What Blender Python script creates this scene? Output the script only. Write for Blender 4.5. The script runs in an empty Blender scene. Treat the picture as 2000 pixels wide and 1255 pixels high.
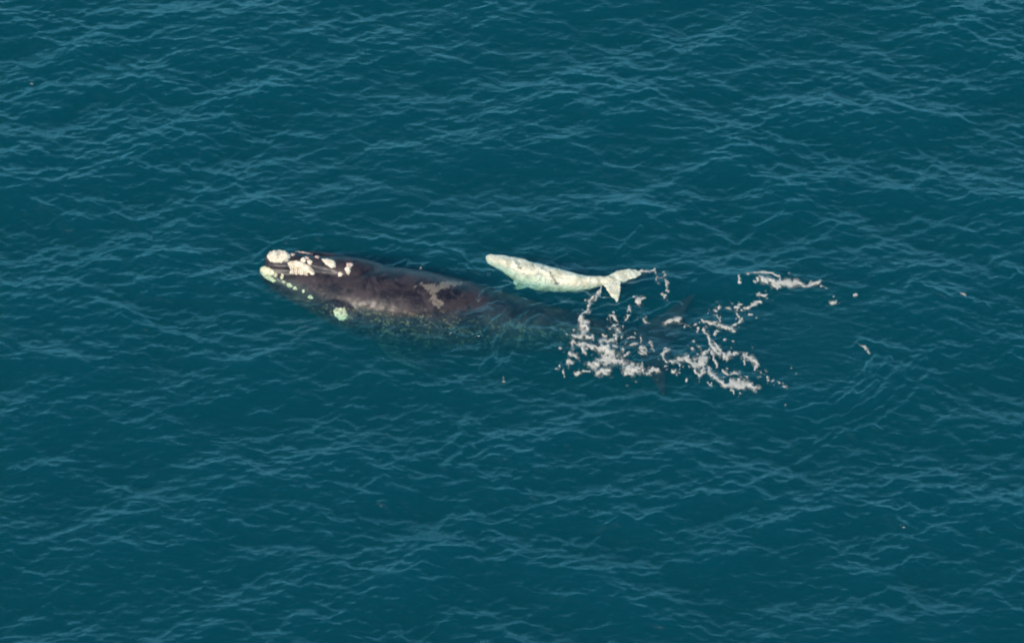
import bpy, bmesh, math, random
import numpy as np
from mathutils import Vector, Matrix
from mathutils.bvhtree import BVHTree
from mathutils import noise as mnoise

random.seed(7)
rng = np.random.default_rng(11)
SC = bpy.context.scene
R = math.radians

# ------------------------------------------------------------------ camera
PPM = 60.0                      # photo pixels (of 2000) per metre at the whales
EL = R(43.0)
DIST = 150.0
EYE = Vector((0.0, -DIST * math.cos(EL), DIST * math.sin(EL)))
cam_d = bpy.data.cameras.new("camera")
cam_d.sensor_fit = 'HORIZONTAL'
cam_d.angle = 2 * math.atan(1000.0 / PPM / DIST)
cam_d.clip_start = 1.0
cam_d.clip_end = 5000.0
cam = bpy.data.objects.new("camera", cam_d)
SC.collection.objects.link(cam)
cam.location = EYE
cam.rotation_euler = (math.pi / 2 - EL, 0, 0)
SC.camera = cam

# ------------------------------------------------------------------ light
SUN_EL, SUN_AZ = R(34.0), R(-140.0)      # azimuth measured from +Y, clockwise positive
to_sun = Vector((math.sin(SUN_AZ) * math.cos(SUN_EL), math.cos(SUN_AZ) * math.cos(SUN_EL), math.sin(SUN_EL)))
w = bpy.data.worlds.new("World")
SC.world = w
w.use_nodes = True
wn = w.node_tree
for n in list(wn.nodes):
    wn.nodes.remove(n)
sky = wn.nodes.new("ShaderNodeTexSky")
sky.sky_type = 'NISHITA'
sky.sun_disc = False
sky.sun_elevation = SUN_EL
sky.sun_rotation = SUN_AZ
sky.air_density = 1.0
sky.dust_density = 1.5
sky.ozone_density = 4.0
bg = wn.nodes.new("ShaderNodeBackground")
bg.inputs["Strength"].default_value = 0.15
wo = wn.nodes.new("ShaderNodeOutputWorld")
# bright teal-tinted band added low over the clear sky, so ripples reflect lighter streaks
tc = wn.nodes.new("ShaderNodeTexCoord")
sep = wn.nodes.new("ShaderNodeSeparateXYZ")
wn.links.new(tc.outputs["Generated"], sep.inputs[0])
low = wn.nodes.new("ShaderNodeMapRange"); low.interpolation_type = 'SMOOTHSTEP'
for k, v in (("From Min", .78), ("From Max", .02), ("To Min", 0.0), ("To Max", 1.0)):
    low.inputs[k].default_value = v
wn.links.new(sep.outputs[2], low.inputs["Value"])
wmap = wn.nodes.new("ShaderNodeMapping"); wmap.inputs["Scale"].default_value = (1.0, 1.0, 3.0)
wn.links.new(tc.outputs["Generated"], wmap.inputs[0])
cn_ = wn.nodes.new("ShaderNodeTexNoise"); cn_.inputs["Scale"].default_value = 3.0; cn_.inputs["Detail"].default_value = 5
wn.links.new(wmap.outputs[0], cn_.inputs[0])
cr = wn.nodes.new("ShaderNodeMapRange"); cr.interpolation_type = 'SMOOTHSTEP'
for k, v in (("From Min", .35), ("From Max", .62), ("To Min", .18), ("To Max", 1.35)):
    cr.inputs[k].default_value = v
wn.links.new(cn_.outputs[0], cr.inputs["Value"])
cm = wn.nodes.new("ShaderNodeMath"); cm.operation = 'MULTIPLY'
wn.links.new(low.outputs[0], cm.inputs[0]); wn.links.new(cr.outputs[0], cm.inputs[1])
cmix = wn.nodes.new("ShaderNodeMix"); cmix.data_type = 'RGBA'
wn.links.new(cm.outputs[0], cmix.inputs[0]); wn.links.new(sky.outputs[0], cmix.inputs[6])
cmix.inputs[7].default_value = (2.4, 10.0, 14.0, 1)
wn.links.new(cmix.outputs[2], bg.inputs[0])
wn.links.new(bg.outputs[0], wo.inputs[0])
sun_d = bpy.data.lights.new("sun", 'SUN')
sun_d.energy = 3.65
sun_d.angle = R(0.5)
sun_d.color = (1.0, 0.87, 0.71)
sun = bpy.data.objects.new("sun", sun_d)
SC.collection.objects.link(sun)
sun.rotation_euler = (-to_sun).to_track_quat('-Z', 'Y').to_euler()

SC.view_settings.view_transform = 'Standard'
SC.view_settings.look = 'None'
SC.view_settings.exposure = 0.3
SC.view_settings.gamma = 1.0
SC.cycles.use_denoising = True
SC.cycles.denoising_input_passes = "RGB"
SC.cycles.max_bounces = 8
SC.cycles.volume_bounces = 2
SC.cycles.transparent_max_bounces = 16
SC.cycles.caustics_reflective = False
SC.cycles.caustics_refractive = False
try:
    SC.cycles.filter_width = 1.9
except Exception:
    pass

# ------------------------------------------------------------------ helpers
F_PIX = DIST * PPM
c_right = Vector((1, 0, 0))
c_fwd = Vector((0, math.cos(EL), -math.sin(EL)))
c_up = Vector((0, math.sin(EL), math.cos(EL)))


def ray(px, py):
    return (c_fwd * F_PIX + c_right * (px - 1000.0) - c_up * (py - 627.5)).normalized()


def at(px, py, z=0.0):
    d = ray(px, py)
    t = (z - EYE.z) / d.z
    return EYE + d * t


def link(o, parent=None):
    SC.collection.objects.link(o)
    if parent is not None:
        o.parent = parent
    return o


def np_mesh(name, verts, quads):
    me = bpy.data.meshes.new(name)
    nv, nf = len(verts), len(quads)
    k = quads.shape[1]
    me.vertices.add(nv)
    me.vertices.foreach_set("co", np.ascontiguousarray(verts, dtype=np.float32).ravel())
    me.loops.add(nf * k)
    me.loops.foreach_set("vertex_index", np.ascontiguousarray(quads, dtype=np.int32).ravel())
    me.polygons.add(nf)
    me.polygons.foreach_set("loop_start", np.arange(0, nf * k, k, dtype=np.int32))
    me.update(calc_edges=True)
    me.polygons.foreach_set("use_smooth", np.ones(nf, dtype=bool))
    me.validate()
    return me


def set_attr(me, name, vals):
    a = me.attributes.new(name, 'FLOAT', 'POINT')
    a.data.foreach_set("value", np.ascontiguousarray(vals, dtype=np.float32))


def tag(o, label=None, cat=None, kind=None, group=None):
    if label: o["label"] = label
    if cat: o["category"] = cat
    if kind: o["kind"] = kind
    if group: o["group"] = group
    return o


class NT:
    """small node-tree helper"""
    def __init__(self, name):
        self.m = bpy.data.materials.new(name)
        self.m.use_nodes = True
        self.t = self.m.node_tree
        for n in list(self.t.nodes):
            self.t.nodes.remove(n)
        self.out = self.t.nodes.new("ShaderNodeOutputMaterial")

    def n(self, typ, ins=None, **kw):
        nd = self.t.nodes.new(typ)
        for k, v in kw.items():
            setattr(nd, k, v)
        for k, v in (ins or {}).items():
            s = nd.inputs[k]
            if isinstance(v, bpy.types.NodeSocket):
                self.t.links.new(v, s)
            else:
                s.default_value = v
        return nd

    def l(self, a, b):
        self.t.links.new(a, b)

    def math(self, op, a, b=0.0, clamp=False):
        return self.n("ShaderNodeMath", {0: a, 1: b}, operation=op, use_clamp=clamp).outputs[0]

    def ss(self, x, lo, hi):
        return self.n("ShaderNodeMapRange", {"Value": x, "From Min": lo, "From Max": hi}, interpolation_type='SMOOTHSTEP').outputs[0]

    def mix(self, f, a, b):
        nd = self.n("ShaderNodeMix", data_type='RGBA')
        for s, v in ((nd.inputs[0], f), (nd.inputs[6], a), (nd.inputs[7], b)):
            if isinstance(v, bpy.types.NodeSocket):
                self.t.links.new(v, s)
            else:
                s.default_value = v
        return nd.outputs[2]

    def noise(self, vec, scale, detail=4.0, rough=0.55, dist=0.0):
        return self.n("ShaderNodeTexNoise", {"Vector": vec, "Scale": scale, "Detail": detail, "Roughness": rough, "Distortion": dist}).outputs[0]


# ------------------------------------------------------------------ sea surface
N, TILE = 1024, 51.2
DXY = TILE / N


def ocean():
    k1 = np.fft.fftfreq(N, d=DXY) * 2 * np.pi
    KX, KY = np.meshgrid(k1, k1, indexing='xy')       # axis 1 = x, axis 0 = y
    K = np.hypot(KX, KY)
    K[0, 0] = 1.0

    def comp(kp, amp, ang, spread, kcut, pw):
        th = np.arctan2(KY, KX)
        c = np.cos((th - ang))
        dirf = np.abs(c) ** spread
        dirf = np.where(c < 0, dirf * 0.25, dirf)
        S = K ** (-pw) * np.exp(-(kp / K) ** 2) * np.exp(-(K / kcut) ** 2) * dirf
        S[0, 0] = 0
        xi = rng.normal(size=(N, N)) + 1j * rng.normal(size=(N, N))
        H = np.sqrt(S) * xi
        h = np.real(np.fft.ifft2(H))
        s = amp / h.std()
        return H * s
    H = comp(2 * np.pi / 7.0, 0.080, R(98), 2.0, 3.0, 3.6)          # longer undulation
    H = H + comp(2 * np.pi / 1.4, 0.0235, R(80), 2.6, 14.0, 3.5)
    H = H + comp(2 * np.pi / 1.9, 0.012, R(122), 7.0, 14.0, 3.6)     # wind chop
    H = H + comp(2 * np.pi / 0.65, 0.0115, R(97), 2.2, 34.0, 3.1)    # short chop
    h = np.real(np.fft.ifft2(H))
    lam = 0.45
    dx = np.real(np.fft.ifft2(-1j * KX / K * H)) * -lam
    dy = np.real(np.fft.ifft2(-1j * KY / K * H)) * -lam
    return h, dx, dy


HGT, DSX, DSY = ocean()


def samp(A, x, y):
    u = (x + TILE / 2) / DXY
    v = (y + TILE / 2) / DXY
    iu, iv = np.floor(u).astype(int), np.floor(v).astype(int)
    fu, fv = u - iu, v - iv
    i0, i1, j0, j1 = iu % N, (iu + 1) % N, iv % N, (iv + 1) % N
    return (A[j0, i0] * (1 - fu) * (1 - fv) + A[j0, i1] * fu * (1 - fv) + A[j1, i0] * (1 - fu) * fv + A[j1, i1] * fu * fv)


# wakes: ridges of water thrown up by the animals, traced as world polylines
def poly_world(pts):
    return np.array([at(p[0], p[1])[:2] for p in pts])


def dist_poly(x, y, P, W=None, aniso=1.0):
    """distance to polyline P and interpolated width"""
    best = np.full(x.shape, 1e9)
    wid = np.ones(x.shape)
    for i in range(len(P) - 1):
        ax, ay = P[i]; bx, by = P[i + 1]
        ex, ey = bx - ax, (by - ay) * aniso
        L2 = ex * ex + ey * ey + 1e-9
        t = np.clip(((x - ax) * ex + (y - ay) * aniso * ey) / L2, 0, 1)
        d = np.hypot(x - ax - t * ex, (y - ay) * aniso - t * ey)
        m = d < best
        best = np.where(m, d, best)
        if W is not None:
            wid = np.where(m, W[i] + (W[i + 1] - W[i]) * t, wid)
    return best, wid


def vnoise(x, y, seed):
    """smooth value noise"""
    r = np.random.default_rng(seed).random((256, 256))
    iu, iv = np.floor(x).astype(int), np.floor(y).astype(int)
    fu, fv = x - iu, y - iv
    fu = fu * fu * (3 - 2 * fu); fv = fv * fv * (3 - 2 * fv)
    a, b, c, d = r[iv % 256, iu % 256], r[iv % 256, (iu + 1) % 256], r[(iv + 1) % 256, iu % 256], r[(iv + 1) % 256, (iu + 1) % 256]
    return (a * (1 - fu) + b * fu) * (1 - fv) + (c * (1 - fu) + d * fu) * fv


def fbm(x, y, f, seed, o=4):
    s, a, tot = 0, 1.0, 0
    for i in range(o):
        s = s + a * vnoise(x * f * 2 ** i + 37 * i, y * f * 2 ** i + 11 * i, seed + i)
        tot += a; a *= .55
    return s / tot


RIDGES = [  # photo pixels of the crest, height, half width (m)
    ([(905, 605), (925, 590), (945, 572), (960, 566)], .045, .11),
    ([(950, 645), (980, 620), (1005, 603), (1020, 598)], .055, .12),
    ([(965, 672), (990, 648), (1003, 628), (1030, 615), (1050, 603)], .060, .12),
    ([(1030, 605), (1060, 600), (1090, 606), (1115, 598)], .04, .14),
    ([(1015, 640), (1060, 645), (1110, 655)], .03, .14),
    ([(1165, 605), (1210, 595), (1245, 580)], .05, .10),
    ([(985, 556), (1015, 572), (1060, 578), (1120, 574)], .04, .09),
    ([(955, 520), (970, 535), (992, 552)], .04, .08),
    ([(1080, 655), (1130, 640), (1180, 645)], .04, .11),
    ([(940, 720), (960, 700), (965, 680)], .035, .12),
    ([(972, 720), (995, 708), (1005, 690)], .035, .12),
    ([(880, 870), (905, 845), (915, 815)], .035, .2),
    ([(870, 915), (900, 885), (915, 870)], .035, .2),
    ([(1570, 900), (1610, 872), (1650, 845), (1700, 838)], .05, .22),
    ([(1465, 950), (1500, 935), (1530, 915)], .03, .2),
    ([(1590, 870), (1630, 840), (1665, 830), (1720, 838)], .03, .13),
    ([(1690, 735), (1700, 715), (1712, 700)], .03, .10),
    ([(1650, 800), (1680, 780), (1715, 745)], .03, .09),
    ([(1180, 690), (1200, 660), (1240, 640)], .03, .10),
    ([(1245, 625), (1290, 600), (1330, 590)], .045, .10),
    ([(1100, 560), (1160, 585), (1200, 580)], .03, .12),
    ([(860, 640), (900, 655), (950, 660)], .03, .12), ([(760, 650), (820, 640), (880, 648)], .03, .12),
    ([(640, 560), (690, 600), (740, 615)], .02, .10),
    ([(1560, 805), (1640, 790), (1690, 745), (1705, 715)], .03, .16),
    ([(1600, 830), (1700, 790), (1760, 740), (1800, 690)], .025, .16),
    ([(1680, 668), (1720, 675), (1760, 690)], .045, .2),
    ([(1460, 465), (1490, 440), (1540, 425)], .03, .2),
    ([(1210, 490), (1235, 465), (1250, 452)], .035, .13),
    ([(700, 468), (760, 470), (830, 480)], .02, .16),
    ([(560, 470), (620, 468), (690, 482)], .018, .16),
    ([(500, 500), (530, 478), (570, 470)], .018, .14),
    ([(845, 483), (880, 492), (910, 503)], .045, .12),
    ([(900, 520), (925, 532), (955, 540)], .05, .10),
    ([(780, 512), (800, 520), (825, 528)], .03, .12),
    ([(1150, 790), (1260, 775), (1380, 790)], .02, .25),
    ([(1130, 770), (1128, 800), (1160, 830), (1230, 850)], .02, .2),
    ([(1780, 560), (1870, 590), (1930, 605)], .03, .2),
    ([(1940, 515), (1990, 540)], .05, .2),
]
for k in range(5):
    RIDGES.append(([(1530 + 26 * k, 812 + 9 * k), (1610 + 26 * k, 792 + 8 * k), (1660 + 28 * k, 758 + 8 * k), (1690 + 30 * k, 722 + 5 * k), (1706 + 34 * k, 700)], .016 + .004 * (k % 2), .12 + .03 * (k % 3)))
RIDGES = [(poly_world(p), a, s) for p, a, s in RIDGES]
CALM = [(1560, 650, 3.0, 2.0, .65), (1600, 720, 2.6, 1.8, .5), (760, 690, 3.5, 1.1, .35), (1290, 660, 2.6, 1.6, .35), (700, 560, 3.0, 1.4, .3), (1060, 790, 3.2, 1.4, .3)]
CALM = [(at(a, b)[0], at(a, b)[1], c, d, e) for a, b, c, d, e in CALM]


def surface(x, y):
    """displaced position of the sea at parameter (x, y)"""
    damp = np.ones(x.shape)
    for cx, cy, rx, ry, s in CALM:
        q = ((x - cx) / rx) ** 2 + ((y - cy) / ry) ** 2
        damp *= 1 - s * np.exp(-q)
    damp *= .34 + 1.05 * fbm(x + 400, y + 400, .21, 301, 3)
    far = 1.0 / (1 + (np.maximum(np.hypot(x, y) - 60, 0) / 120) ** 2)
    damp = damp * far
    z = samp(HGT, x, y) * damp
    ox = samp(DSX, x, y) * damp
    oy = samp(DSY, x, y) * damp
    for P, a, s in RIDGES:
        lo, hi = P.min(0) - 4 * s - .5, P.max(0) + 4 * s + .5
        m = (x > lo[0]) & (x < hi[0]) & (y > lo[1]) & (y < hi[1])
        if not m.any():
            continue
        xx, yy = x[m], y[m]
        jit = 0.10 * np.sin(xx * 5.1 + yy * 3.3) + 0.06 * np.sin(xx * 11.7 - yy * 8.1)
        d, _ = dist_poly(xx + jit * .6, yy + jit * .6, P)
        a = a * (2.5 if a > .035 else 4.0); s = s * .85
        z[m] += 0.75 * a * np.exp(-(d / s) ** 2) - 0.25 * a * np.exp(-(d / (2.2 * s)) ** 2)
    return x + ox, y + oy, z


def water_z(x, y):
    px, py = x.copy(), y.copy()
    for _ in range(5):
        qx, qy, z = surface(px, py)
        px += (x - qx) * .8
        py += (y - qy) * .8
    return surface(px, py)[2]


def axis(lo, hi, step, far, grow=1.18):
    c = list(np.arange(lo, hi + 1e-6, step))
    s, p = step, hi
    up = []
    while p < far:
        s *= grow; p += s; up.append(p)
    s, p = step, lo
    dn = []
    while p > -far:
        s *= grow; p -= s; dn.append(p)
    return np.array(dn[::-1] + c + up)


xs = axis(-19.0, 19.0, 0.045, 600)
ys = axis(-16.5, 18.5, 0.05, 600)
GX, GY = np.meshgrid(xs, ys)
SX, SY, SZ = surface(GX.ravel(), GY.ravel())
nx, ny = len(xs), len(ys)
top = np.column_stack([SX, SY, SZ])
idx = np.arange(nx * ny).reshape(ny, nx)
q = np.column_stack([idx[:-1, :-1].ravel(), idx[:-1, 1:].ravel(), idx[1:, 1:].ravel(), idx[1:, :-1].ravel()])
# closing walls and bottom of the body of water
border = np.concatenate([idx[0, :], idx[1:, -1], idx[-1, -2::-1], idx[-2:0:-1, 0]])
bb = top[border].copy(); bb[:, 2] = -25.0
nb = len(border)
b0 = nx * ny
allv = np.vstack([top, bb])
j = np.arange(nb); jn = (j + 1) % nb
walls = np.column_stack([border[j], b0 + j, b0 + jn, border[jn]])
faces = np.vstack([q, walls])
me = bpy.data.meshes.new("water")
nf = len(faces)
me.vertices.add(len(allv)); me.vertices.foreach_set("co", allv.astype(np.float32).ravel())
me.loops.add(nf * 4 + nb)
li = np.concatenate([faces.ravel(), (b0 + j)[::-1]]).astype(np.int32)
me.loops.foreach_set("vertex_index", li)
me.polygons.add(nf + 1)
me.polygons.foreach_set("loop_start", np.concatenate([np.arange(0, nf * 4 + 1, 4)]).astype(np.int32))
me.update(calc_edges=True)
sm = np.ones(nf + 1, dtype=bool); sm[len(q):] = False
me.polygons.foreach_set("use_smooth", sm)
water = link(bpy.data.objects.new("water", me))
tag(water, "deep teal open sea with small wind ripples around two whales", "sea", kind="structure")

t = NT("sea_water")
geo = t.n("ShaderNodeNewGeometry")
mp = t.n("ShaderNodeMapping", {"Vector": geo.outputs["Position"], "Scale": (.75, 1.5, 1.0)}).outputs[0]
n1 = t.noise(mp, 3.2, 4, .55, .4)
n2 = t.noise(mp, 11.0, 3, .55, .2)
hgt = t.math('ADD', t.math('MULTIPLY', n1, .062), t.math('MULTIPLY', n2, .020))
bump = t.n("ShaderNodeBump", {"Strength": 1.0, "Distance": 0.55, "Height": hgt})
dotn = t.n("ShaderNodeVectorMath", {0: bump.outputs[0], 1: geo.outputs["Incoming"]}, operation='DOT_PRODUCT').outputs["Value"]
om = t.math('SUBTRACT', 1.0, t.math('ABSOLUTE', dotn), clamp=True)
schl = t.math('ADD', .021, t.math('MULTIPLY', .979, t.math('POWER', om, 5.0)))
gl = t.n("ShaderNodeBsdfGlossy", {"Color": (1, 1, 1, 1), "Roughness": 0.09, "Normal": bump.outputs[0]})
tr = t.n("ShaderNodeBsdfTransparent", {"Color": (1, 1, 1, 1)})
mx = t.n("ShaderNodeMixShader", {0: schl, 1: tr.outputs[0], 2: gl.outputs[0]})
t.l(mx.outputs[0], t.out.inputs["Surface"])
SIG_S = (0.000, 0.0545, 0.0775)
SIG_T = (0.62, 0.275, 0.31)
vs = t.n("ShaderNodeVolumeScatter", {"Color": (SIG_S[0], SIG_S[1], SIG_S[2], 1), "Density": 1.0, "Anisotropy": 0.0})
AD = 2.0
va = t.n("ShaderNodeVolumeAbsorption", {"Color": tuple(1 - (SIG_T[i] - SIG_S[i]) / AD for i in range(3)) + (1,), "Density": AD})
vadd = t.n("ShaderNodeAddShader", {0: vs.outputs[0], 1: va.outputs[0]})
t.l(vadd.outputs[0], t.out.inputs["Volume"])
me.materials.append(t.m)
t.m.cycles.homogeneous_volume = True if hasattr(t.m.cycles, "homogeneous_volume") else None


# ------------------------------------------------------------------ body building
def catmull(A, n):
    A = np.asarray(A, float)
    m = len(A)
    out = []
    for s in np.linspace(0, m - 1, n):
        i = min(int(s), m - 2); f = s - i
        p0, p1, p2, p3 = A[max(i - 1, 0)], A[i], A[i + 1], A[min(i + 2, m - 1)]
        out.append(0.5 * ((2 * p1) + (-p0 + p2) * f + (2 * p0 - 5 * p1 + 4 * p2 - p3) * f * f + (-p0 + 3 * p1 - 3 * p2 + p3) * f ** 3))
    return np.array(out)


def loft(bm, stations, n=90, seg=40, up_sharp=0.0, roll=0.0, shape=2.0):
    """stations: (x, y, z, a, b): centre, half width, half height. Rings stand across the spine."""
    S = catmull(stations, n)
    P = S[:, :3]
    T = np.gradient(P, axis=0)
    T /= np.linalg.norm(T, axis=1)[:, None]
    rings = []
    for i in range(n):
        f = Vector(T[i]); side = f.cross(Vector((0, 0, 1))).normalized(); up = side.cross(f).normalized()
        a, b = max(S[i, 3], .004), max(S[i, 4], .004)
        ring = []
        for s in range(seg):
            th = 2 * math.pi * s / seg + roll
            c, d = math.cos(th), math.sin(th)
            c = math.copysign(abs(c) ** (2 / shape), c); d = math.copysign(abs(d) ** (2 / shape), d)
            p = Vector(P[i]) + side * (a * c) + up * (b * d)
            ring.append(bm.verts.new(p))
        rings.append(ring)
    for i in range(n - 1):
        for s in range(seg):
            u = (s + 1) % seg
            bm.faces.new((rings[i][s], rings[i][u], rings[i + 1][u], rings[i + 1][s]))
    bm.faces.new(rings[0][::-1]); bm.faces.new(rings[-1])


def blade(bm, outline, thick, normal):
    """a fin: closed outline (world points), lens section thinned at the edge"""
    n = len(outline)
    c = sum(outline, Vector()) / n
    nm = normal.normalized()
    levels = [(1.0, .12), (.9, .45), (.7, .8), (.4, 1.0)]
    for sgn in (1, -1):
        prev = None
        for k, (sc, th) in enumerate(levels):
            ring = [bm.verts.new(c + (p - c) * sc + nm * (sgn * th * thick)) for p in outline]
            if prev:
                for i in range(n):
                    u = (i + 1) % n
                    bm.faces.new((prev[i], prev[u], ring[u], ring[i]))
            else:
                first = ring
            prev = ring
        cv = bm.verts.new(c + nm * (sgn * thick))
        for i in range(n):
            bm.faces.new((prev[i], prev[(i + 1) % n], cv))
        if sgn == 1:
            edge = first
        else:
            for i in range(n):
                u = (i + 1) % n
                bm.faces.new((edge[i], edge[u], first[u], first[i]))


def smooth_outline(pts, n=60):
    P = [tuple(p) for p in pts]
    P = P + P[:1]
    C = catmull(np.array([P[-2]] + P + [P[1]]), 400)
    m = len(P) + 2
    a, b = int(400 * 1 / (m - 1)), int(400 * (m - 2) / (m - 1))
    C = C[a:b]
    ii = np.linspace(0, len(C) - 1, n + 1).astype(int)[:-1]
    return [Vector(C[i]) for i in ii]


def remeshed(name, bms, voxel, smooth=6):
    """one continuous skin over overlapping volumes"""
    big = bmesh.new()
    for b in bms:
        bmesh.ops.recalc_face_normals(b, faces=b.faces)
        m0 = bpy.data.meshes.new("tmp"); b.to_mesh(m0); big.from_mesh(m0); b.free()
        bpy.data.meshes.remove(m0)
    m = bpy.data.meshes.new(name); big.to_mesh(m); big.free()
    o = bpy.data.objects.new("tmp_body", m)
    SC.collection.objects.link(o)
    r = o.modifiers.new("r", 'REMESH'); r.mode = 'VOXEL'; r.voxel_size = voxel; r.use_smooth_shade = True
    s = o.modifiers.new("s", 'SMOOTH'); s.iterations = smooth; s.factor = .5
    dg = bpy.context.evaluated_depsgraph_get()
    res = bpy.data.meshes.new_from_object(o.evaluated_get(dg))
    res.name = name
    bpy.data.objects.remove(o); bpy.data.meshes.remove(m)
    for p in res.polygons:
        p.use_smooth = True
    return res


def st(px, py, z, a, b):
    p = at(px, py, z)
    return (p.x, p.y, p.z, a, b)


def skin_displace(me, amp, scale, seed=0.0):
    cs = [v.co.copy() for v in me.vertices]
    ns = [v.normal.copy() for v in me.vertices]
    out = []
    for c, nrm in zip(cs, ns):
        p = c * scale + Vector((seed, seed, seed))
        out.extend(c + nrm * (amp * mnoise.fractal(p, 1.0, 2.0, 4)))
    me.vertices.foreach_set("co", out)


# ------------------------------------------------------------------ mother whale
bm1 = bmesh.new()
loft(bm1, [
    st(509, 531, -.20, .06, .05), st(514, 532, -.24, .26, .22), st(535, 537, -.40, .50, .42), st(570, 547, -.55, .68, .58),
    st(620, 560, -.64, .92, .82), st(680, 578, -.72, 1.16, 1.06), st(740, 592, -.78, 1.28, 1.24),
    st(800, 604, -.86, 1.33, 1.33), st(860, 614, -1.00, 1.31, 1.31), st(920, 624, -1.18, 1.22, 1.22),
    st(980, 633, -1.30, 1.08, 1.08), st(1040, 639, -1.32, .90, .90), st(1100, 644, -1.28, .70, .72),
    st(1160, 650, -1.20, .50, .55), st(1215, 657, -1.10, .32, .40), st(1260, 663, -1.00, .24, .22), st(1300, 669, -.95, .14, .10)], n=150, seg=56)
bm2 = bmesh.new()
loft(bm2, [
    st(519, 508, .02, .05, .05), st(525, 507, .06, .17, .17), st(545, 507, .12, .26, .22), st(580, 510, .15, .27, .24), st(620, 517, .18, .31, .26),
    st(660, 524, .17, .45, .34), st(700, 535, .06, .62, .42), st(745, 556, -.15, .78, .48), st(800, 585, -.45, .9, .5)], n=70, seg=32)
# the two lower lips rising beside the rostrum
bm3 = bmesh.new()
loft(bm3, [
    st(513, 526, -.14, .05, .05), st(528, 526, -.10, .14, .14), st(560, 531, -.12, .19, .24), st(600, 538, -.16, .24, .34),
    st(645, 552, -.25, .30, .42), st(690, 570, -.45, .35, .5), st(740, 590, -.75, .35, .5)], n=60, seg=26)
bm4 = bmesh.new()
loft(bm4, [
    st(516, 518, -.2, .05, .05), st(530, 512, -.2, .14, .14), st(560, 506, -.22, .19, .24), st(600, 506, -.25, .24, .3),
    st(645, 513, -.3, .30, .36), st(690, 525, -.4, .35, .4)], n=50, seg=26)
# cheek swelling behind the mouth
bm8 = bmesh.new()
loft(bm8, [st(630, 590, -.75, .1, .1), st(645, 597, -.52, .34, .28), st(668, 608, -.43, .40, .34), st(700, 620, -.56, .36, .30), st(730, 628, -.8, .1, .1)], n=40, seg=26)
# flukes, lying flat under the foam
FZ = -.78
axis_f = (at(1320, 672, FZ) - at(1215, 655, FZ)).normalized()
perp_f = Vector((0, 0, 1)).cross(axis_f).normalized()        # towards the far side
notch = at(1312, 668, FZ)
def fl(a, b, o=notch, ax=axis_f, pe=perp_f, k=1.0, z=0.0):
    return o + ax * (a * k) + pe * (b * k) + Vector((0, 0, z))
FL = [(-1.55, 0), (-1.45, .22), (-1.0, .75), (-.5, 1.5), (-.1, 2.15), (.28, 2.55), (.3, 2.3), (.18, 1.6), (.2, .9), (.18, .35), (0, 0),
      (.18, -.35), (.2, -.9), (.18, -1.6), (.3, -2.3), (.28, -2.55), (-.1, -2.15), (-.5, -1.5), (-1.0, -.75), (-1.45, -.22)]
bm5 = bmesh.new()
blade(bm5, smooth_outline([fl(a, b) for a, b in FL], 90), .10, Vector((0, 0, 1)))
# near flipper, hanging down and out
bm6 = bmesh.new()
blade(bm6, smooth_outline([at(735, 640, -1.5), at(770, 645, -1.55), at(812, 672, -1.65), at(835, 705, -1.75), at(838, 722, -1.8), at(815, 722, -1.8),
                           at(775, 708, -1.75), at(745, 685, -1.65), at(722, 655, -1.5)], 50), .13, Vector((0, -.2, 1)))
bm7 = bmesh.new()
blade(bm7, smooth_outline([at(800, 540, -1.7), at(850, 535, -1.8), at(880, 518, -1.95), at(885, 506, -2.0), at(860, 505, -2.0), at(820, 514, -1.9),
                           at(780, 530, -1.7)], 50), .13, Vector((0, .2, 1)))
wme = remeshed("whale_body", [bm1, bm2, bm3, bm4, bm5, bm6, bm7, bm8], .042, 5)
skin_displace(wme, .018, 1.6, 3.0)
wme.update()

PX = 1.0 / PPM


def inside(px, py, poly):
    """vectorised point in polygon"""
    r = np.zeros(px.shape, bool)
    n = len(poly)
    for i in range(n):
        x1, y1 = poly[i]; x2, y2 = poly[(i + 1) % n]
        c = ((y1 > py) != (y2 > py)) & (px < (x2 - x1) * (py - y1) / (y2 - y1 + 1e-12) + x1)
        r ^= c
    return r


def edge_dist(px, py, poly):
    P = np.array(list(poly) + [poly[0]], float)
    best, _ = dist_poly(px, py, P)
    return best


def project(me):
    co = np.empty(len(me.vertices) * 3, np.float32); me.vertices.foreach_get("co", co); co = co.reshape(-1, 3).astype(float)
    d = co - np.array(EYE)
    zc = d @ np.array(c_fwd)
    return 1000 + (d @ np.array(c_right)) / zc * F_PIX, 627.5 - (d @ np.array(c_up)) / zc * F_PIX, co


# pigment marks that belong to the skin
vx, vy, vco = project(wme)
def wob(x, y, s, a, ph=0.0):
    return a * (np.sin(x / s + ph) * np.cos(y / s * 1.3 + ph * 2) + .6 * np.sin(x / s * 2.3 + y / s * 1.7 + ph))
pale = np.zeros(len(vx))
jx = vx + wob(vx, vy, 3.1, 2.2); jy = vy + wob(vy, vx, 2.7, 2.2, 1.3)
PALE = [[(822, 548), (835, 553), (845, 549), (853, 555), (862, 546), (880, 546), (900, 549), (918, 546), (903, 556), (885, 561), (872, 566), (862, 567), (855, 572), (856, 580), (866, 586), (868, 594), (862, 602), (854, 602), (842, 597), (834, 590), (832, 584), (842, 586), (838, 578), (828, 568), (820, 556)],
        [(925, 578), (931, 582), (938, 582), (944, 586), (938, 590), (930, 587)], [(1010, 628), (1016, 626), (1020, 634), (1014, 638)], [(951, 628), (956, 627), (958, 632), (953, 633)], [(846, 520), (850, 522), (846, 526)],
        [(1080, 600), (1094, 606), (1098, 616), (1090, 612)], [(1083, 590), (1092, 592), (1088, 597)], [(1285, 652), (1303, 652), (1300, 656), (1288, 657)],
        [(764, 549), (768, 551), (767, 555), (763, 553)], [(772, 553), (779, 551), (782, 555), (776, 558)], [(804, 560), (812, 556), (815, 563), (809, 568)]]
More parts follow.
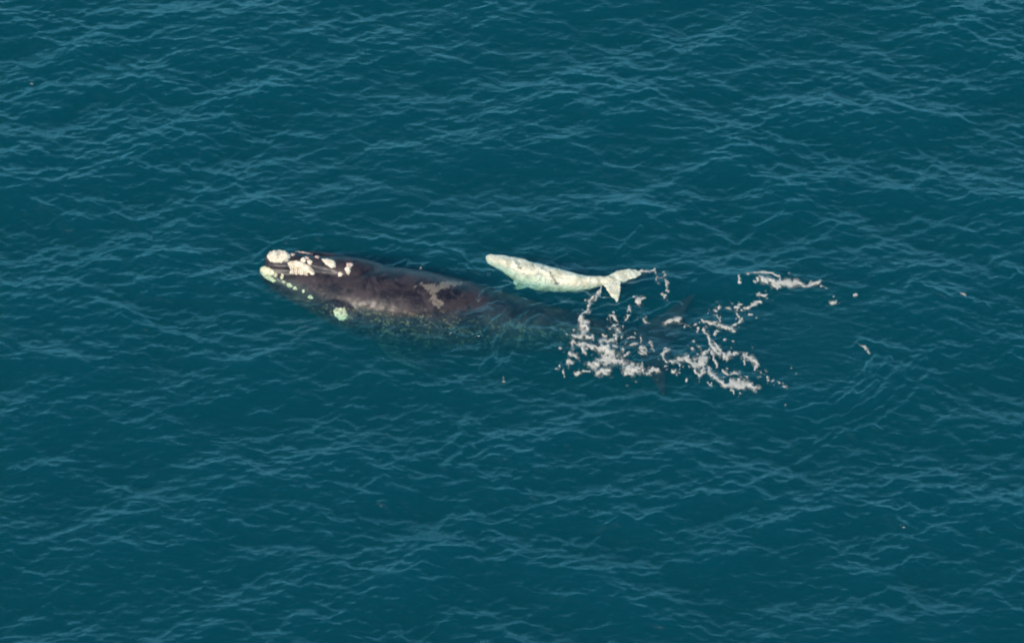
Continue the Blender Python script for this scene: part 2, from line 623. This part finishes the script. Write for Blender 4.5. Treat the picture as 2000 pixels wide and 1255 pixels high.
upward = np.array([v.normal.z for v in wme.vertices]) > -.2
for P in PALE:
    ins = inside(jx, jy, P)
    ed = edge_dist(jx, jy, P)
    pale = np.maximum(pale, np.where(ins, np.clip(.35 + ed / 11.0, 0, .85), np.clip(.35 - ed / 3.0, 0, 1)))
set_attr(wme, "pale", pale * upward)
# rear and lower flank carry the thick mottling
set_attr(wme, "mottle", np.clip((vy - (585 + (vx - 700) * .10)) / 26.0, 0, 1) * np.clip((1150 - vx) / 60, 0, 1))

t = NT("whale_skin")
geo = t.n("ShaderNodeNewGeometry")
pos = geo.outputs["Position"]
at1 = t.n("ShaderNodeAttribute", attribute_name="pale").outputs["Fac"]
at2 = t.n("ShaderNodeAttribute", attribute_name="mottle").outputs["Fac"]
st1 = t.n("ShaderNodeMapping", {"Vector": pos, "Scale": (1.0, 1.0, 1.3), "Rotation": (0, 0, R(16))}).outputs[0]
nA = t.noise(st1, 1.3, 5, .6, .6)
nB = t.noise(st1, 5.0, 6, .65, .8)
nC = t.noise(st1, 16.0, 4, .6, .5)
base = t.mix(t.ss(nA, .40, .60), (.006, .006, .011, 1), (.036, .025, .028, 1))
base = t.mix(t.math('MULTIPLY', t.ss(nB, .50, .66), .5), base, (.060, .046, .050, 1))
mott = t.math('MULTIPLY', t.math('MULTIPLY', t.ss(nB, .50, .58), t.ss(nC, .48, .58)), at2)
base = t.mix(t.math('MULTIPLY', mott, .9), base, (.24, .20, .11, 1))
pm = t.ss(t.math('ADD', at1, t.math('ADD', t.math('MULTIPLY', t.math('SUBTRACT', nC, .5), 1.6), t.math('MULTIPLY', t.math('SUBTRACT', nB, .5), 1.8))), .42, .85)
base = t.mix(t.math('MULTIPLY', pm, .85), base, t.mix(nB, (.27, .205, .15, 1), (.13, .10, .085, 1)))
rgh = t.n("ShaderNodeMapRange", {"Value": nB, "From Min": .3, "From Max": .7, "To Min": .42, "To Max": .62}).outputs[0]
hb = t.math('ADD', t.math('MULTIPLY', nB, .04), t.math('MULTIPLY', nC, .014))
bp = t.n("ShaderNodeBump", {"Strength": .8, "Distance": .6, "Height": hb})
pr = t.n("ShaderNodeBsdfPrincipled", {"Base Color": base, "Roughness": rgh, "Normal": bp.outputs[0]})
pr.inputs["IOR"].default_value = 1.35
pr.inputs["Specular IOR Level"].default_value = .32
pr.inputs["Coat Weight"].default_value = .22
pr.inputs["Coat Roughness"].default_value = .32
t.l(pr.outputs[0], t.out.inputs["Surface"])
SKIN = t.m

t = NT("callosity_crust")
geo = t.n("ShaderNodeNewGeometry")
nA = t.noise(geo.outputs["Position"], 9, 5, .6, .5)
nB = t.noise(geo.outputs["Position"], 34, 3, .6, .3)
col = t.mix(t.ss(nA, .3, .62), (.44, .33, .23, 1), (.72, .585, .44, 1))
col = t.mix(t.math('MULTIPLY', t.ss(nB, .56, .72), .45), col, (.45, .30, .22, 1))
bp = t.n("ShaderNodeBump", {"Strength": .8, "Distance": .3, "Height": t.math('ADD', t.math('MULTIPLY', nA, .08), t.math('MULTIPLY', nB, .03))})
pr = t.n("ShaderNodeBsdfPrincipled", {"Base Color": col, "Roughness": .75, "Normal": bp.outputs[0]})
t.l(pr.outputs[0], t.out.inputs["Surface"])
CRUST = t.m
t = NT("callosity_pink")
geo = t.n("ShaderNodeNewGeometry")
nA = t.noise(geo.outputs["Position"], 14, 5, .6, .5)
col = t.mix(t.ss(nA, .35, .65), (.44, .24, .19, 1), (.72, .50, .40, 1))
bp = t.n("ShaderNodeBump", {"Strength": .8, "Distance": .3, "Height": t.math('MULTIPLY', nA, .08)})
pr = t.n("ShaderNodeBsdfPrincipled", {"Base Color": col, "Roughness": .75, "Normal": bp.outputs[0]})
t.l(pr.outputs[0], t.out.inputs["Surface"])
PINK = t.m

t = NT("chin_crust")
geo = t.n("ShaderNodeNewGeometry")
nA = t.noise(geo.outputs["Position"], 8, 5, .6, .5)
nB = t.noise(geo.outputs["Position"], 15, 4, .65, .8)
col = t.mix(t.ss(nA, .35, .6), (.50, .44, .24, 1), (.76, .70, .46, 1))
col = t.mix(t.math('MULTIPLY', t.ss(nB, .50, .62), .8), col, (.13, .11, .08, 1))
pr = t.n("ShaderNodeBsdfPrincipled", {"Base Color": col, "Roughness": .7})
t.l(pr.outputs[0], t.out.inputs["Surface"])
CHIN = t.m

root = bpy.data.objects.new("adult_whale", None)
root.location = at(800, 600, -.8)
link(root)
tag(root, "large dark adult right whale with pale crusted patches on its head, swimming left", "whale")
body = bpy.data.objects.new("body", wme)
link(body, root)
body.matrix_parent_inverse = Matrix.Translation(-root.location)
wme.materials.append(SKIN)

bvh = BVHTree.FromPolygons([v.co.copy() for v in wme.vertices], [tuple(p.vertices) for p in wme.polygons])


def crust(poly, h, mat, label=None, parent=root, step=1.1, ribs=False, name="callosity", tree=None):
    """a raised lumpy growth sitting on the skin; poly is its outline"""
    P = np.array(poly, float)
    x0, y0 = P.min(0) - 2.4; x1, y1 = P.max(0) + 2.4
    gx = np.arange(x0, x1, step); gy = np.arange(y0, y1, step)
    X, Y = np.meshgrid(gx, gy)
    WX = X + wob(X, Y, 2.6, .7, .4); WY = Y + wob(Y, X, 2.3, .7, 1.9)
    ins = inside(WX.ravel(), WY.ravel(), poly).reshape(X.shape)
    ed = edge_dist(WX.ravel(), WY.ravel(), poly).reshape(X.shape)
    sd = np.where(ins, ed, -ed)
    verts, ids = [], {}
    for r in range(X.shape[0]):
        for c in range(X.shape[1]):
            if sd[r, c] < -1.7:
                continue
            hit, nm, _i, _d = (tree or bvh).ray_cast(EYE, ray(X[r, c], Y[r, c]))
            if hit is None:
                continue
            k = max(min((sd[r, c] + .6) / 3.2, 1.0), -1.0)
            up = h * (math.sqrt(max(k, 0))) if k > 0 else k * .05
            if k > 0:
                up *= .85 + .30 * (mnoise.fractal(hit * 7.0, 1.0, 2.0, 3))
                if ribs:
                    up *= .55 + .45 * math.sin(X[r, c] * 1.6 + .3 * Y[r, c]) if Y[r, c] > (poly[0][1] + (X[r, c] - poly[0][0]) * .35 + 3) else 1.0
            ids[(r, c)] = len(verts)
            verts.append(hit + nm * up)
    fs = []
    for (r, c), i in ids.items():
        a, b, d = ids.get((r, c + 1)), ids.get((r + 1, c + 1)), ids.get((r + 1, c))
        if a is not None and b is not None and d is not None:
            if max((verts[i] - verts[b]).length, (verts[a] - verts[d]).length) < .25:
                fs.append((i, d, b, a))
    if not fs:
        return None
    # keep the one largest island
    par = list(range(len(verts)))
    def find(a):
        while par[a] != a:
            par[a] = par[par[a]]; a = par[a]
        return a
    for f in fs:
        for k in f[1:]:
            par[find(k)] = find(f[0])
    cnt = {}
    for f in fs:
        cnt[find(f[0])] = cnt.get(find(f[0]), 0) + 1
    big = max(cnt, key=cnt.get)
    fs = [f for f in fs if find(f[0]) == big]
    use = sorted({i for f in fs for i in f}); mp_ = {a: b for b, a in enumerate(use)}
    verts = [verts[i] for i in use]; fs = [tuple(mp_[i] for i in f) for f in fs]
    m = bpy.data.meshes.new(name)
    m.from_pydata([tuple(v) for v in verts], [], fs)
    m.update()
    for p in m.polygons:
        p.use_smooth = True
    m.materials.append(mat)
    o = bpy.data.objects.new(name, m)
    link(o, parent)
    o.matrix_parent_inverse = Matrix.Translation(-parent.location)
    if label:
        o["label"] = label
    return o


def blob(cx, cy, rx, ry, rot=0.0, n=14, jit=.2):
    o = []
    for i in range(n):
        th = 2 * math.pi * i / n
        k = 1 + random.uniform(-jit, jit)
        x, y = rx * k * math.cos(th), ry * k * math.sin(th)
        c, s = math.cos(R(rot)), math.sin(R(rot))
        o.append((cx + x * c - y * s, cy + x * s + y * c))
    return o


crust([(523, 500), (526, 494), (533, 491), (545, 490), (556, 492), (566, 498), (567, 502), (562, 509), (552, 512), (540, 513), (530, 511), (524, 506)], .11, CRUST, "large rounded cream patch on the tip of the snout")
crust([(562, 514), (570, 510), (580, 509), (592, 513), (604, 520), (611, 527), (615, 534), (609, 536), (600, 531), (590, 526), (578, 521), (566, 521)], .08, CRUST, "long cream ridge along the edge of the mouth")
for k in range(9):
    x = 568 + k * 3.9 + random.uniform(-.5, .5)
    yt = 522.5 + max(0, x - 575) * .32
    crust([(x - 1.0, yt - 1), (x + .9, yt - 1), (x + 1.6, 534 + k * .35), (x - .1, 534.5 + k * .35)], .03, CRUST, step=.7, name="baleen_ridge")
crust([(508, 526), (511, 521), (519, 520), (527, 524), (534, 530), (541, 535), (543, 539), (538, 541), (531, 536), (528, 540), (534, 543), (539, 549), (536, 552), (527, 548), (517, 541), (509, 533)], .045, CHIN, "yellowish crusted patch at the tip of the lower jaw")
crust([(629, 506), (640, 506), (652, 509), (656, 514), (654, 521), (648, 523), (641, 519), (633, 513)], .08, CRUST)
crust([(576, 491), (590, 492), (602, 494), (611, 498), (608, 501), (598, 499), (586, 497), (577, 495)], .06, PINK, "thin pinkish patch along the far side of the snout")
crust(blob(619, 501, 5, 2.4, 8), .04, PINK)
crust(blob(572, 497, 4, 2.2, 8), .035, PINK)
crust(blob(592.5, 507.5, 5, 4, 20), .05, CRUST)
crust(blob(605, 512, 5, 4.2, 25), .05, CRUST)
crust(blob(600, 503.5, 3.4, 1.8, 15), .03, PINK)
crust([(676, 521), (682, 516), (685, 521), (684, 530), (681, 536), (677, 532), (674, 525)], .06, CRUST)
crust(blob(683, 517, 6, 4, 10), .045, PINK)
crust(blob(664.5, 535, 4.4, 4, 0), .045, CRUST)
for cx, cy, rx, ry in ((551, 540, 2.8, 3.8), (554, 550, 3.8, 3.0), (565, 557, 4.4, 4.8), (576, 563, 3.4, 2.6), (592, 569, 2.4, 2.8), (607, 581, 4.6, 3.0)):
    crust(blob(cx, cy, rx * 1.05, ry * .95, 15, jit=.38), .018, CHIN)
crust([(652, 607), (658, 601), (668, 602), (673, 599), (677, 608), (679, 617), (672, 626), (664, 625), (655, 618)], .05, CHIN, "large pale patch under the water on the cheek")

# ------------------------------------------------------------------ calf
cb1 = bmesh.new()
loft(cb1, [
    st(950, 503, .02, .04, .04), st(954, 504, .00, .14, .13), st(966, 508, -.03, .20, .18), st(985, 514, -.08, .27, .25), st(1005, 523, -.12, .36, .34), st(1030, 534, -.14, .42, .41),
    st(1060, 542, -.14, .43, .42), st(1090, 547, -.12, .39, .38), st(1120, 551, -.09, .31, .31), st(1148, 552, -.05, .22, .24), st(1172, 549, .0, .155, .18), st(1190, 546, .03, .12, .12), st(1204, 545, .05, .08, .05)], n=90, seg=40)
cb2 = bmesh.new()
cax = (at(1210, 552, .05) - at(1176, 549, .05)).normalized()
cn = [at(1174, 549, .03), at(1183, 541, .06), at(1193, 535, .09), at(1207, 529, .12), at(1225, 525.5, .14), at(1243, 526, .12), at(1254, 533, .08), at(1249, 539, .07), at(1236, 544, .06), at(1222, 549, .05), at(1212, 553, .05),
      at(1212, 565, .04), at(1210, 578, .03), at(1206, 591, .0), at(1199, 585, .0), at(1190, 573, .02), at(1182, 561, .03)]
blade(cb2, smooth_outline(cn, 90), .05, Vector((0, -.1, 1)))
cb3 = bmesh.new()
blade(cb3, smooth_outline([at(1006, 540, -.30), at(1034, 548, -.34), at(1036, 556, -.45), at(1026, 563, -.60), at(1013, 566, -.75), at(1004, 563, -.75), at(1002, 556, -.55), at(1002, 549, -.42)], 40), .05, Vector((0, -.3, 1)))
cb4 = bmesh.new()
blade(cb4, smooth_outline([at(1040, 520, -.35), at(1060, 523, -.38), at(1068, 515, -.45), at(1066, 508, -.5), at(1052, 509, -.5), at(1040, 514, -.4)], 40), .05, Vector((0, .3, 1)))
cb4.free()
for b_ in (cb1, cb2, cb3):
    for v_ in b_.verts:
        v_.co.z -= .10; v_.co.y += .10 * math.cos(EL) / math.sin(EL)
cme = remeshed("calf_body", [cb1, cb2, cb3], .022, 4)
skin_displace(cme, .03, 3.5, 1.0)
skin_displace(cme, .012, 11.0, 5.0)
cme.update()
cvx, cvy, cco = project(cme)
mark = np.zeros(len(cvx))
LINES = [([(1008, 511), (1013, 516), (1012, 522), (1018, 524)], 2.2, 1.0), ([(1073, 528), (1076, 537), (1080, 540), (1082, 548), (1088, 556), (1092, 568)], 1.6, 1.0), ([(1076, 536), (1086, 550), (1090, 556)], 2.6, .8),
         ([(1003, 525), (1008, 535), (1003, 545)], 1.1, .8), ([(1020, 532), (1030, 540), (1034, 552)], 1.0, .6), ([(1060, 521), (1055, 530), (1048, 536)], 1.2, .6),
         ([(966, 504), (976, 506), (984, 510)], 1.6, .35), ([(975, 497), (990, 499)], 1.1, .5), ([(1022, 513), (1040, 518), (1062, 520)], 1.8, .45), ([(1045, 545), (1060, 548), (1072, 556)], 1.0, .5),
         ([(990, 510), (997, 522)], .9, .6), ([(1095, 540), (1101, 552)], .8, .5)]
kx = cvx + wob(cvx, cvy, 2.2, 1.3); ky = cvy + wob(cvy, cvx, 2.0, 1.3, .9)
for pl, wd, s in LINES:
    d, _ = dist_poly(kx, ky, np.array(pl, float))
    mark = np.maximum(mark, s * np.exp(-(d / wd) ** 2))
set_attr(cme, "mark", mark)
t = NT("pale_calf_skin")
geo = t.n("ShaderNodeNewGeometry")
pos = geo.outputs["Position"]
mk = t.n("ShaderNodeAttribute", attribute_name="mark").outputs["Fac"]
nA = t.noise(pos, 3.0, 5, .6, .6)
nB = t.noise(pos, 10.0, 6, .7, 1.4)
vor = t.n("ShaderNodeTexVoronoi", {"Vector": t.n("ShaderNodeVectorMath", {0: pos, 1: t.n("ShaderNodeVectorMath", {0: t.n("ShaderNodeTexNoise", {"Vector": pos, "Scale": 6.0}).outputs[1], 1: (.25, .25, .25)}, operation='MULTIPLY').outputs[0]}, operation='ADD').outputs[0], "Scale": 4.5}, feature='DISTANCE_TO_EDGE').outputs["Distance"]
crack = t.math('MULTIPLY', t.math('SUBTRACT', 1.0, t.ss(vor, 0.0, .05)), t.ss(nA, .45, .62))
col = t.mix(t.ss(nA, .32, .68), (.50, .44, .30, 1), (.82, .74, .55, 1))
col = t.mix(t.math('MULTIPLY', t.ss(nB, .48, .64), .65), col, (.36, .31, .23, 1))
f = t.math('MAXIMUM', t.math('MULTIPLY', crack, .55), t.math('MULTIPLY', mk, t.ss(nB, .30, .55)))
col = t.mix(f, col, (.085, .085, .09, 1))
bp = t.n("ShaderNodeBump", {"Strength": .7, "Distance": .4, "Height": t.math('MULTIPLY', nB, .10)})
pr = t.n("ShaderNodeBsdfPrincipled", {"Base Color": col, "Roughness": .5, "Normal": bp.outputs[0]})
t.l(pr.outputs[0], t.out.inputs["Surface"])
cme.materials.append(t.m)
calf = bpy.data.objects.new("whale_calf", cme)
link(calf)
tag(calf, "small cream white calf at the surface beyond the dark adult whale", "whale calf")

# ------------------------------------------------------------------ foam
def Z4(l):     # traced in an enlargement: back to photo pixels
    return [(1080 + a[0] / 4.1667, 500 + a[1] / 4.1667, a[2] / 4.1667) for a in l]
def Z2(l):
    return [(1200 + a[0] / 4.0, 440 + a[1] / 4.0, a[2] / 4.0) for a in l]


MAIN = [Z4(l) for l in [
    [(405, 245, 12), (375, 310, 22), (305, 360, 32), (295, 400, 30), (285, 450, 24), (240, 480, 32), (215, 530, 36), (215, 600, 42), (240, 640, 52)],
    [(250, 560, 50), (275, 600, 50), (240, 650, 40)],
    [(150, 640, 20), (230, 655, 32), (330, 662, 20)],
    [(165, 690, 40), (150, 760, 34), (140, 810, 38), (195, 835, 30)],
    [(175, 700, 30), (250, 720, 44), (262, 790, 34)], [(270, 720, 34), (350, 745, 40), (430, 760, 64)],
    [(420, 690, 54), (470, 690, 34)], [(400, 730, 50), (455, 800, 84), (430, 860, 80)],
    [(280, 880, 40), (350, 885, 60), (450, 855, 90), (530, 860, 72), (600, 920, 62), (650, 940, 62), (720, 930, 50), (780, 940, 36), (865, 935, 34)],
    [(360, 950, 40), (440, 955, 42)], [(600, 962, 40), (645, 965, 30)], [(190, 940, 20), (280, 940, 24)],
    [(890, 800, 24), (915, 780, 36), (940, 775, 30)],
    [(890, 800, 26), (935, 872, 30), (1020, 850, 36), (1100, 850, 44), (1160, 882, 74), (1210, 840, 74), (1245, 780, 38), (1265, 740, 24)],
    [(1160, 885, 80), (1215, 870, 74), (1245, 820, 40)], [(1240, 850, 38), (1225, 930, 36), (1190, 990, 22)],
    [(1240, 580, 24), (1260, 650, 36), (1280, 700, 26), (1360, 790, 34), (1420, 822, 38), (1455, 798, 30), (1520, 805, 14)],
    [(1350, 735, 30), (1372, 780, 32)], [(1290, 770, 30), (1310, 800, 26)], [(1310, 830, 16), (1325, 890, 20)],
    [(1560, 810, 34), (1580, 812, 40), (1600, 850, 32), (1648, 898, 38), (1635, 925, 18)],
    [(1270, 930, 36), (1290, 980, 42), (1350, 1010, 36), (1400, 1052, 30), (1460, 1030, 64), (1540, 1040, 62), (1600, 1060, 48), (1650, 1080, 34), (1685, 1070, 20)],
    [(1520, 995, 22), (1520, 1030, 30)], [(1440, 1005, 30), (1460, 1030, 40)],
    [(1380, 935, 24), (1420, 942, 22)], [(1460, 945, 34), (1510, 945, 30)],
    [(1220, 525, 24), (1300, 550, 28), (1380, 555, 38), (1412, 585, 30)], [(1440, 580, 30), (1490, 622, 24)], [(1470, 555, 32), (1530, 500, 34), (1495, 445, 20)],
    [(1330, 455, 14), (1365, 515, 14)], [(1415, 415, 24), (1452, 424, 28)], [(1490, 390, 28), (1510, 392, 24)], [(1560, 398, 18), (1630, 395, 24), (1690, 365, 16)], [(1670, 312, 14), (1700, 310, 20), (1755, 298, 24)],
    [(655, 360, 12), (690, 362, 44), (728, 340, 20), (715, 320, 10)], [(612, 405, 20), (628, 425, 18)], [(590, 500, 20), (605, 470, 20), (630, 465, 14)],
    [(460, 485, 16), (490, 492, 38), (512, 530, 14)], [(522, 605, 44), (505, 655, 20), (495, 670, 14)], [(465, 595, 16), (510, 555, 16)], [(535, 575, 22), (580, 565, 22)],
    [(740, 500, 34), (765, 515, 18), (800, 545, 14)], [(920, 535, 22), (960, 515, 38), (1000, 500, 50), (1040, 480, 26)],
    [(720, 660, 20), (712, 705, 18)], [(640, 735, 28), (680, 720, 26)], [(620, 660, 16), (655, 655, 18)], [(600, 820, 26), (628, 785, 22)], [(720, 745, 24), (765, 745, 20)], [(728, 770, 20), (755, 795, 18)], [(795, 690, 10), (830, 775, 12)],
    [(495, 735, 34), (520, 750, 26)], [(1325, 640, 20), (1345, 605, 20)], [(1300, 690, 18), (1340, 720, 14)], [(690, 770, 10), (720, 800, 12)],
]]
DOTS = Z4([(1085, 545, 20), (1142, 555, 20), (1175, 590, 26), (1182, 540, 14), (600, 705, 26), (570, 775, 40), (690, 610, 16), (770, 770, 20), (1100, 730, 20), (1165, 700, 26), (1125, 770, 24), (1182, 755, 32),
           (60, 770, 26), (140, 880, 40), (165, 885, 26), (50, 890, 18), (78, 930, 22), (95, 962, 16), (28, 910, 14), (110, 660, 16), (1320, 415, 30), (1360, 400, 22), (1615, 465, 24), (1660, 515, 12), (1405, 690, 24), (1450, 700, 16),
           (1690, 970, 20), (1730, 990, 26), (1742, 1010, 20), (1725, 935, 18), (1790, 1020, 26), (1848, 1042, 18), (1890, 1075, 24), (1940, 905, 14), (1970, 960, 10), (600, 430, 12), (975, 940, 26), (990, 925, 16), (310, 950, 18), (545, 660, 20), (435, 640, 14),
           (1580, 985, 18), (1830, 1150, 12), (1880, 1220, 12), (410, 330, 20), (915, 320, 16), (930, 345, 12), (1750, 330, 12), (645, 900, 18)])
CALFS = [Z4(l) for l in [[(700, 120, 16), (760, 132, 14), (800, 135, 20), (832, 105, 14)], [(835, 140, 18), (850, 190, 16), (878, 240, 10)], [(895, 120, 12), (900, 155, 26), (885, 190, 18)], [(905, 200, 10), (948, 282, 12)], [(918, 300, 14), (922, 345, 12)]]]
UPPER = [Z2(l) for l in [[(1030, 395, 12), (1100, 390, 30), (1140, 372, 20), (1250, 378, 20), (1300, 400, 10)], [(1125, 432, 18), (1130, 440, 18)], [(1165, 435, 34), (1220, 440, 50), (1270, 470, 48), (1320, 445, 50), (1390, 458, 50), (1440, 450, 36), (1490, 455, 34), (1560, 435, 26), (1605, 430, 18)],
                       [(1230, 478, 30), (1300, 488, 24)], [(1600, 460, 14), (1665, 495, 14)], [(985, 430, 16), (990, 455, 18)], [(1690, 600, 20), (1725, 590, 18)], [(1855, 545, 16), (1875, 530, 12)], [(1345, 375, 10), (1380, 375, 8)]]]
FARR = [[(1868, 575, 3), (1884, 583, 6)], [(1755, 545, 3), (1768, 560, 5)], [(1664, 672, 4), (1690, 676, 7), (1700, 690, 6)], [(1686, 730, 4), (1690, 740, 5)], [(1706, 745, 6), (1708, 753, 7)], [(1583, 806, 7), (1584, 808, 6)], [(980, 733, 6), (983, 741, 7)], [(60, 161, 6), (64, 164, 5)]]


def foam_obj(strokes, label, res=.019, grow=1.22, speck=.0, seed=5, thr=.0):
    allp = [p for s in strokes for p in s]
    W = np.array([at(p[0], p[1])[:2] for p in allp])
    lo, hi = W.min(0) - .7, W.max(0) + .7
    gx = np.arange(lo[0], hi[0], res); gy = np.arange(lo[1], hi[1], res * 1.3)
    X, Y = np.meshgrid(gx, gy)
    an = math.sin(EL)
    wx = X + .16 * (fbm(X, Y * an, 3.2, seed) - .5) * 2 + .05 * (fbm(X, Y, 11, seed + 20) - .5) * 2
    wy = Y + .20 * (fbm(X, Y * an, 3.0, seed + 7) - .5) * 2 + .06 * (fbm(X, Y, 11, seed + 31) - .5) * 2
    F = np.full(X.shape, -9.0)
    for s in strokes:
        P = np.array([at(p[0], p[1])[:2] for p in s])
        wd = np.array([p[2] * PX / 2 * grow for p in s])
        l, h = P.min(0) - .9, P.max(0) + .9
        i0, i1 = np.searchsorted(gx, [l[0], h[0]]); j0, j1 = np.searchsorted(gy, [l[1], h[1]])
        sub = (slice(j0, j1), slice(i0, i1))
        if len(P) == 1:
            P = np.vstack([P, P + [.01, 0]]); wd = np.array([wd[0], wd[0]])
        d, ww = dist_poly(wx[sub], wy[sub], P, wd, an)
        F[sub] = np.maximum(F[sub], 1 - d / np.maximum(ww, .018))
    lace = fbm(X, Y * an, 9.0, seed + 3, 3)
    lace2 = fbm(X, Y * an, 19.0, seed + 13, 3)
    fld = F - 1.3 * np.clip(lace - .47, 0, 1) * 2 - .6 * (lace2 - .5) * (F < .75) + .03 + thr
    if speck:
        sp = fbm(X, Y * an, 10.0, seed + 9, 2)
        near = fbm(X, Y * an, .9, seed + 15, 2)
        fld = np.maximum(fld, np.where((F > -speck * 6), (sp - .75 + .10 * np.clip(F / 3, -1, 0) + .16 * (near - .5)) * 6, -1))
    keep = fld > -.55
    ids = -np.ones(X.shape, int)
    cell = keep[:-1, :-1] & keep[1:, :-1] & keep[:-1, 1:] & keep[1:, 1:]
    used = np.zeros(X.shape, bool)
    used[:-1, :-1] |= cell; used[1:, :-1] |= cell; used[:-1, 1:] |= cell; used[1:, 1:] |= cell
    ids[used] = np.arange(used.sum())
    x, y, f = X[used], Y[used], fld[used]
    # fill the frame outward a bit from the water
    z = water_z(x, y)
    bub = fbm(x, y, 16, seed + 40, 2)
    z = z + .006 + np.clip(f, 0, 1) * (.02 + .03 * bub)
    q = np.column_stack([ids[:-1, :-1][cell], ids[:-1, 1:][cell], ids[1:, 1:][cell], ids[1:, :-1][cell]])
    m = np_mesh("foam", np.column_stack([x, y, z]), q)
    set_attr(m, "thick", f)
    o = link(bpy.data.objects.new("foam", m))
    m.materials.append(FOAM)
    tag(o, label, "foam", kind="stuff")
    return o


t = NT("sea_foam")
geo = t.n("ShaderNodeNewGeometry")
th = t.n("ShaderNodeAttribute", attribute_name="thick").outputs["Fac"]
nA = t.noise(geo.outputs["Position"], 22, 4, .6, .3)
nB = t.noise(geo.outputs["Position"], 4, 3, .6, .3)
al = t.ss(t.math('ADD', th, t.math('MULTIPLY', t.math('SUBTRACT', nA, .5), .7)), -.12, .55)
film = t.math('MULTIPLY', t.ss(t.math('ADD', th, t.math('MULTIPLY', t.math('SUBTRACT', nA, .5), 1.6)), -.55, .1), .22)
al = t.math('MAXIMUM', al, film)
al = t.math('MULTIPLY', al, t.n("ShaderNodeMapRange", {"Value": nB, "From Min": .3, "From Max": .7, "To Min": .95, "To Max": .62}).outputs[0])
col = t.mix(nA, (.60, .535, .46, 1), (.50, .44, .37, 1))
bp = t.n("ShaderNodeBump", {"Strength": .3, "Distance": .3, "Height": t.math('MULTIPLY', nA, .08)})
df = t.n("ShaderNodeBsdfDiffuse", {"Color": col, "Normal": bp.outputs[0]})
tr = t.n("ShaderNodeBsdfTransparent")
mx = t.n("ShaderNodeMixShader", {0: al, 1: tr.outputs[0], 2: df.outputs[0]})
t.l(mx.outputs[0], t.out.inputs["Surface"])
FOAM = t.m

foam_obj(MAIN + [[d] for d in DOTS], "broken ring of lacy white foam over the submerged tail of the adult whale", speck=.35, seed=5)
foam_obj(CALFS, "thin white splash trailing from the tip of the pale calf's tail", seed=60, speck=.12)
foam_obj(UPPER, "small patch of white froth beyond the wake, to the right of the calf's tail", seed=90, speck=.2)
for i, s in enumerate(FARR):
    lab = ["tiny white foam fleck near the right edge of the picture level with the calf", "faint foam speck just right of the distant froth patch", "streak of foam on the ripple below and right of the wake", None, "small foam dab on the curved ripple right of the wake ring", "foam speck on the smooth ripple below the wake ring", "lone white foam fleck on the water below the adult whale", "bright foam fleck near the upper left corner"][i]
    if lab and i in (0, 2, 6, 7):
        foam_obj([s], lab, seed=120 + i * 7, grow=.75, thr=-.2)
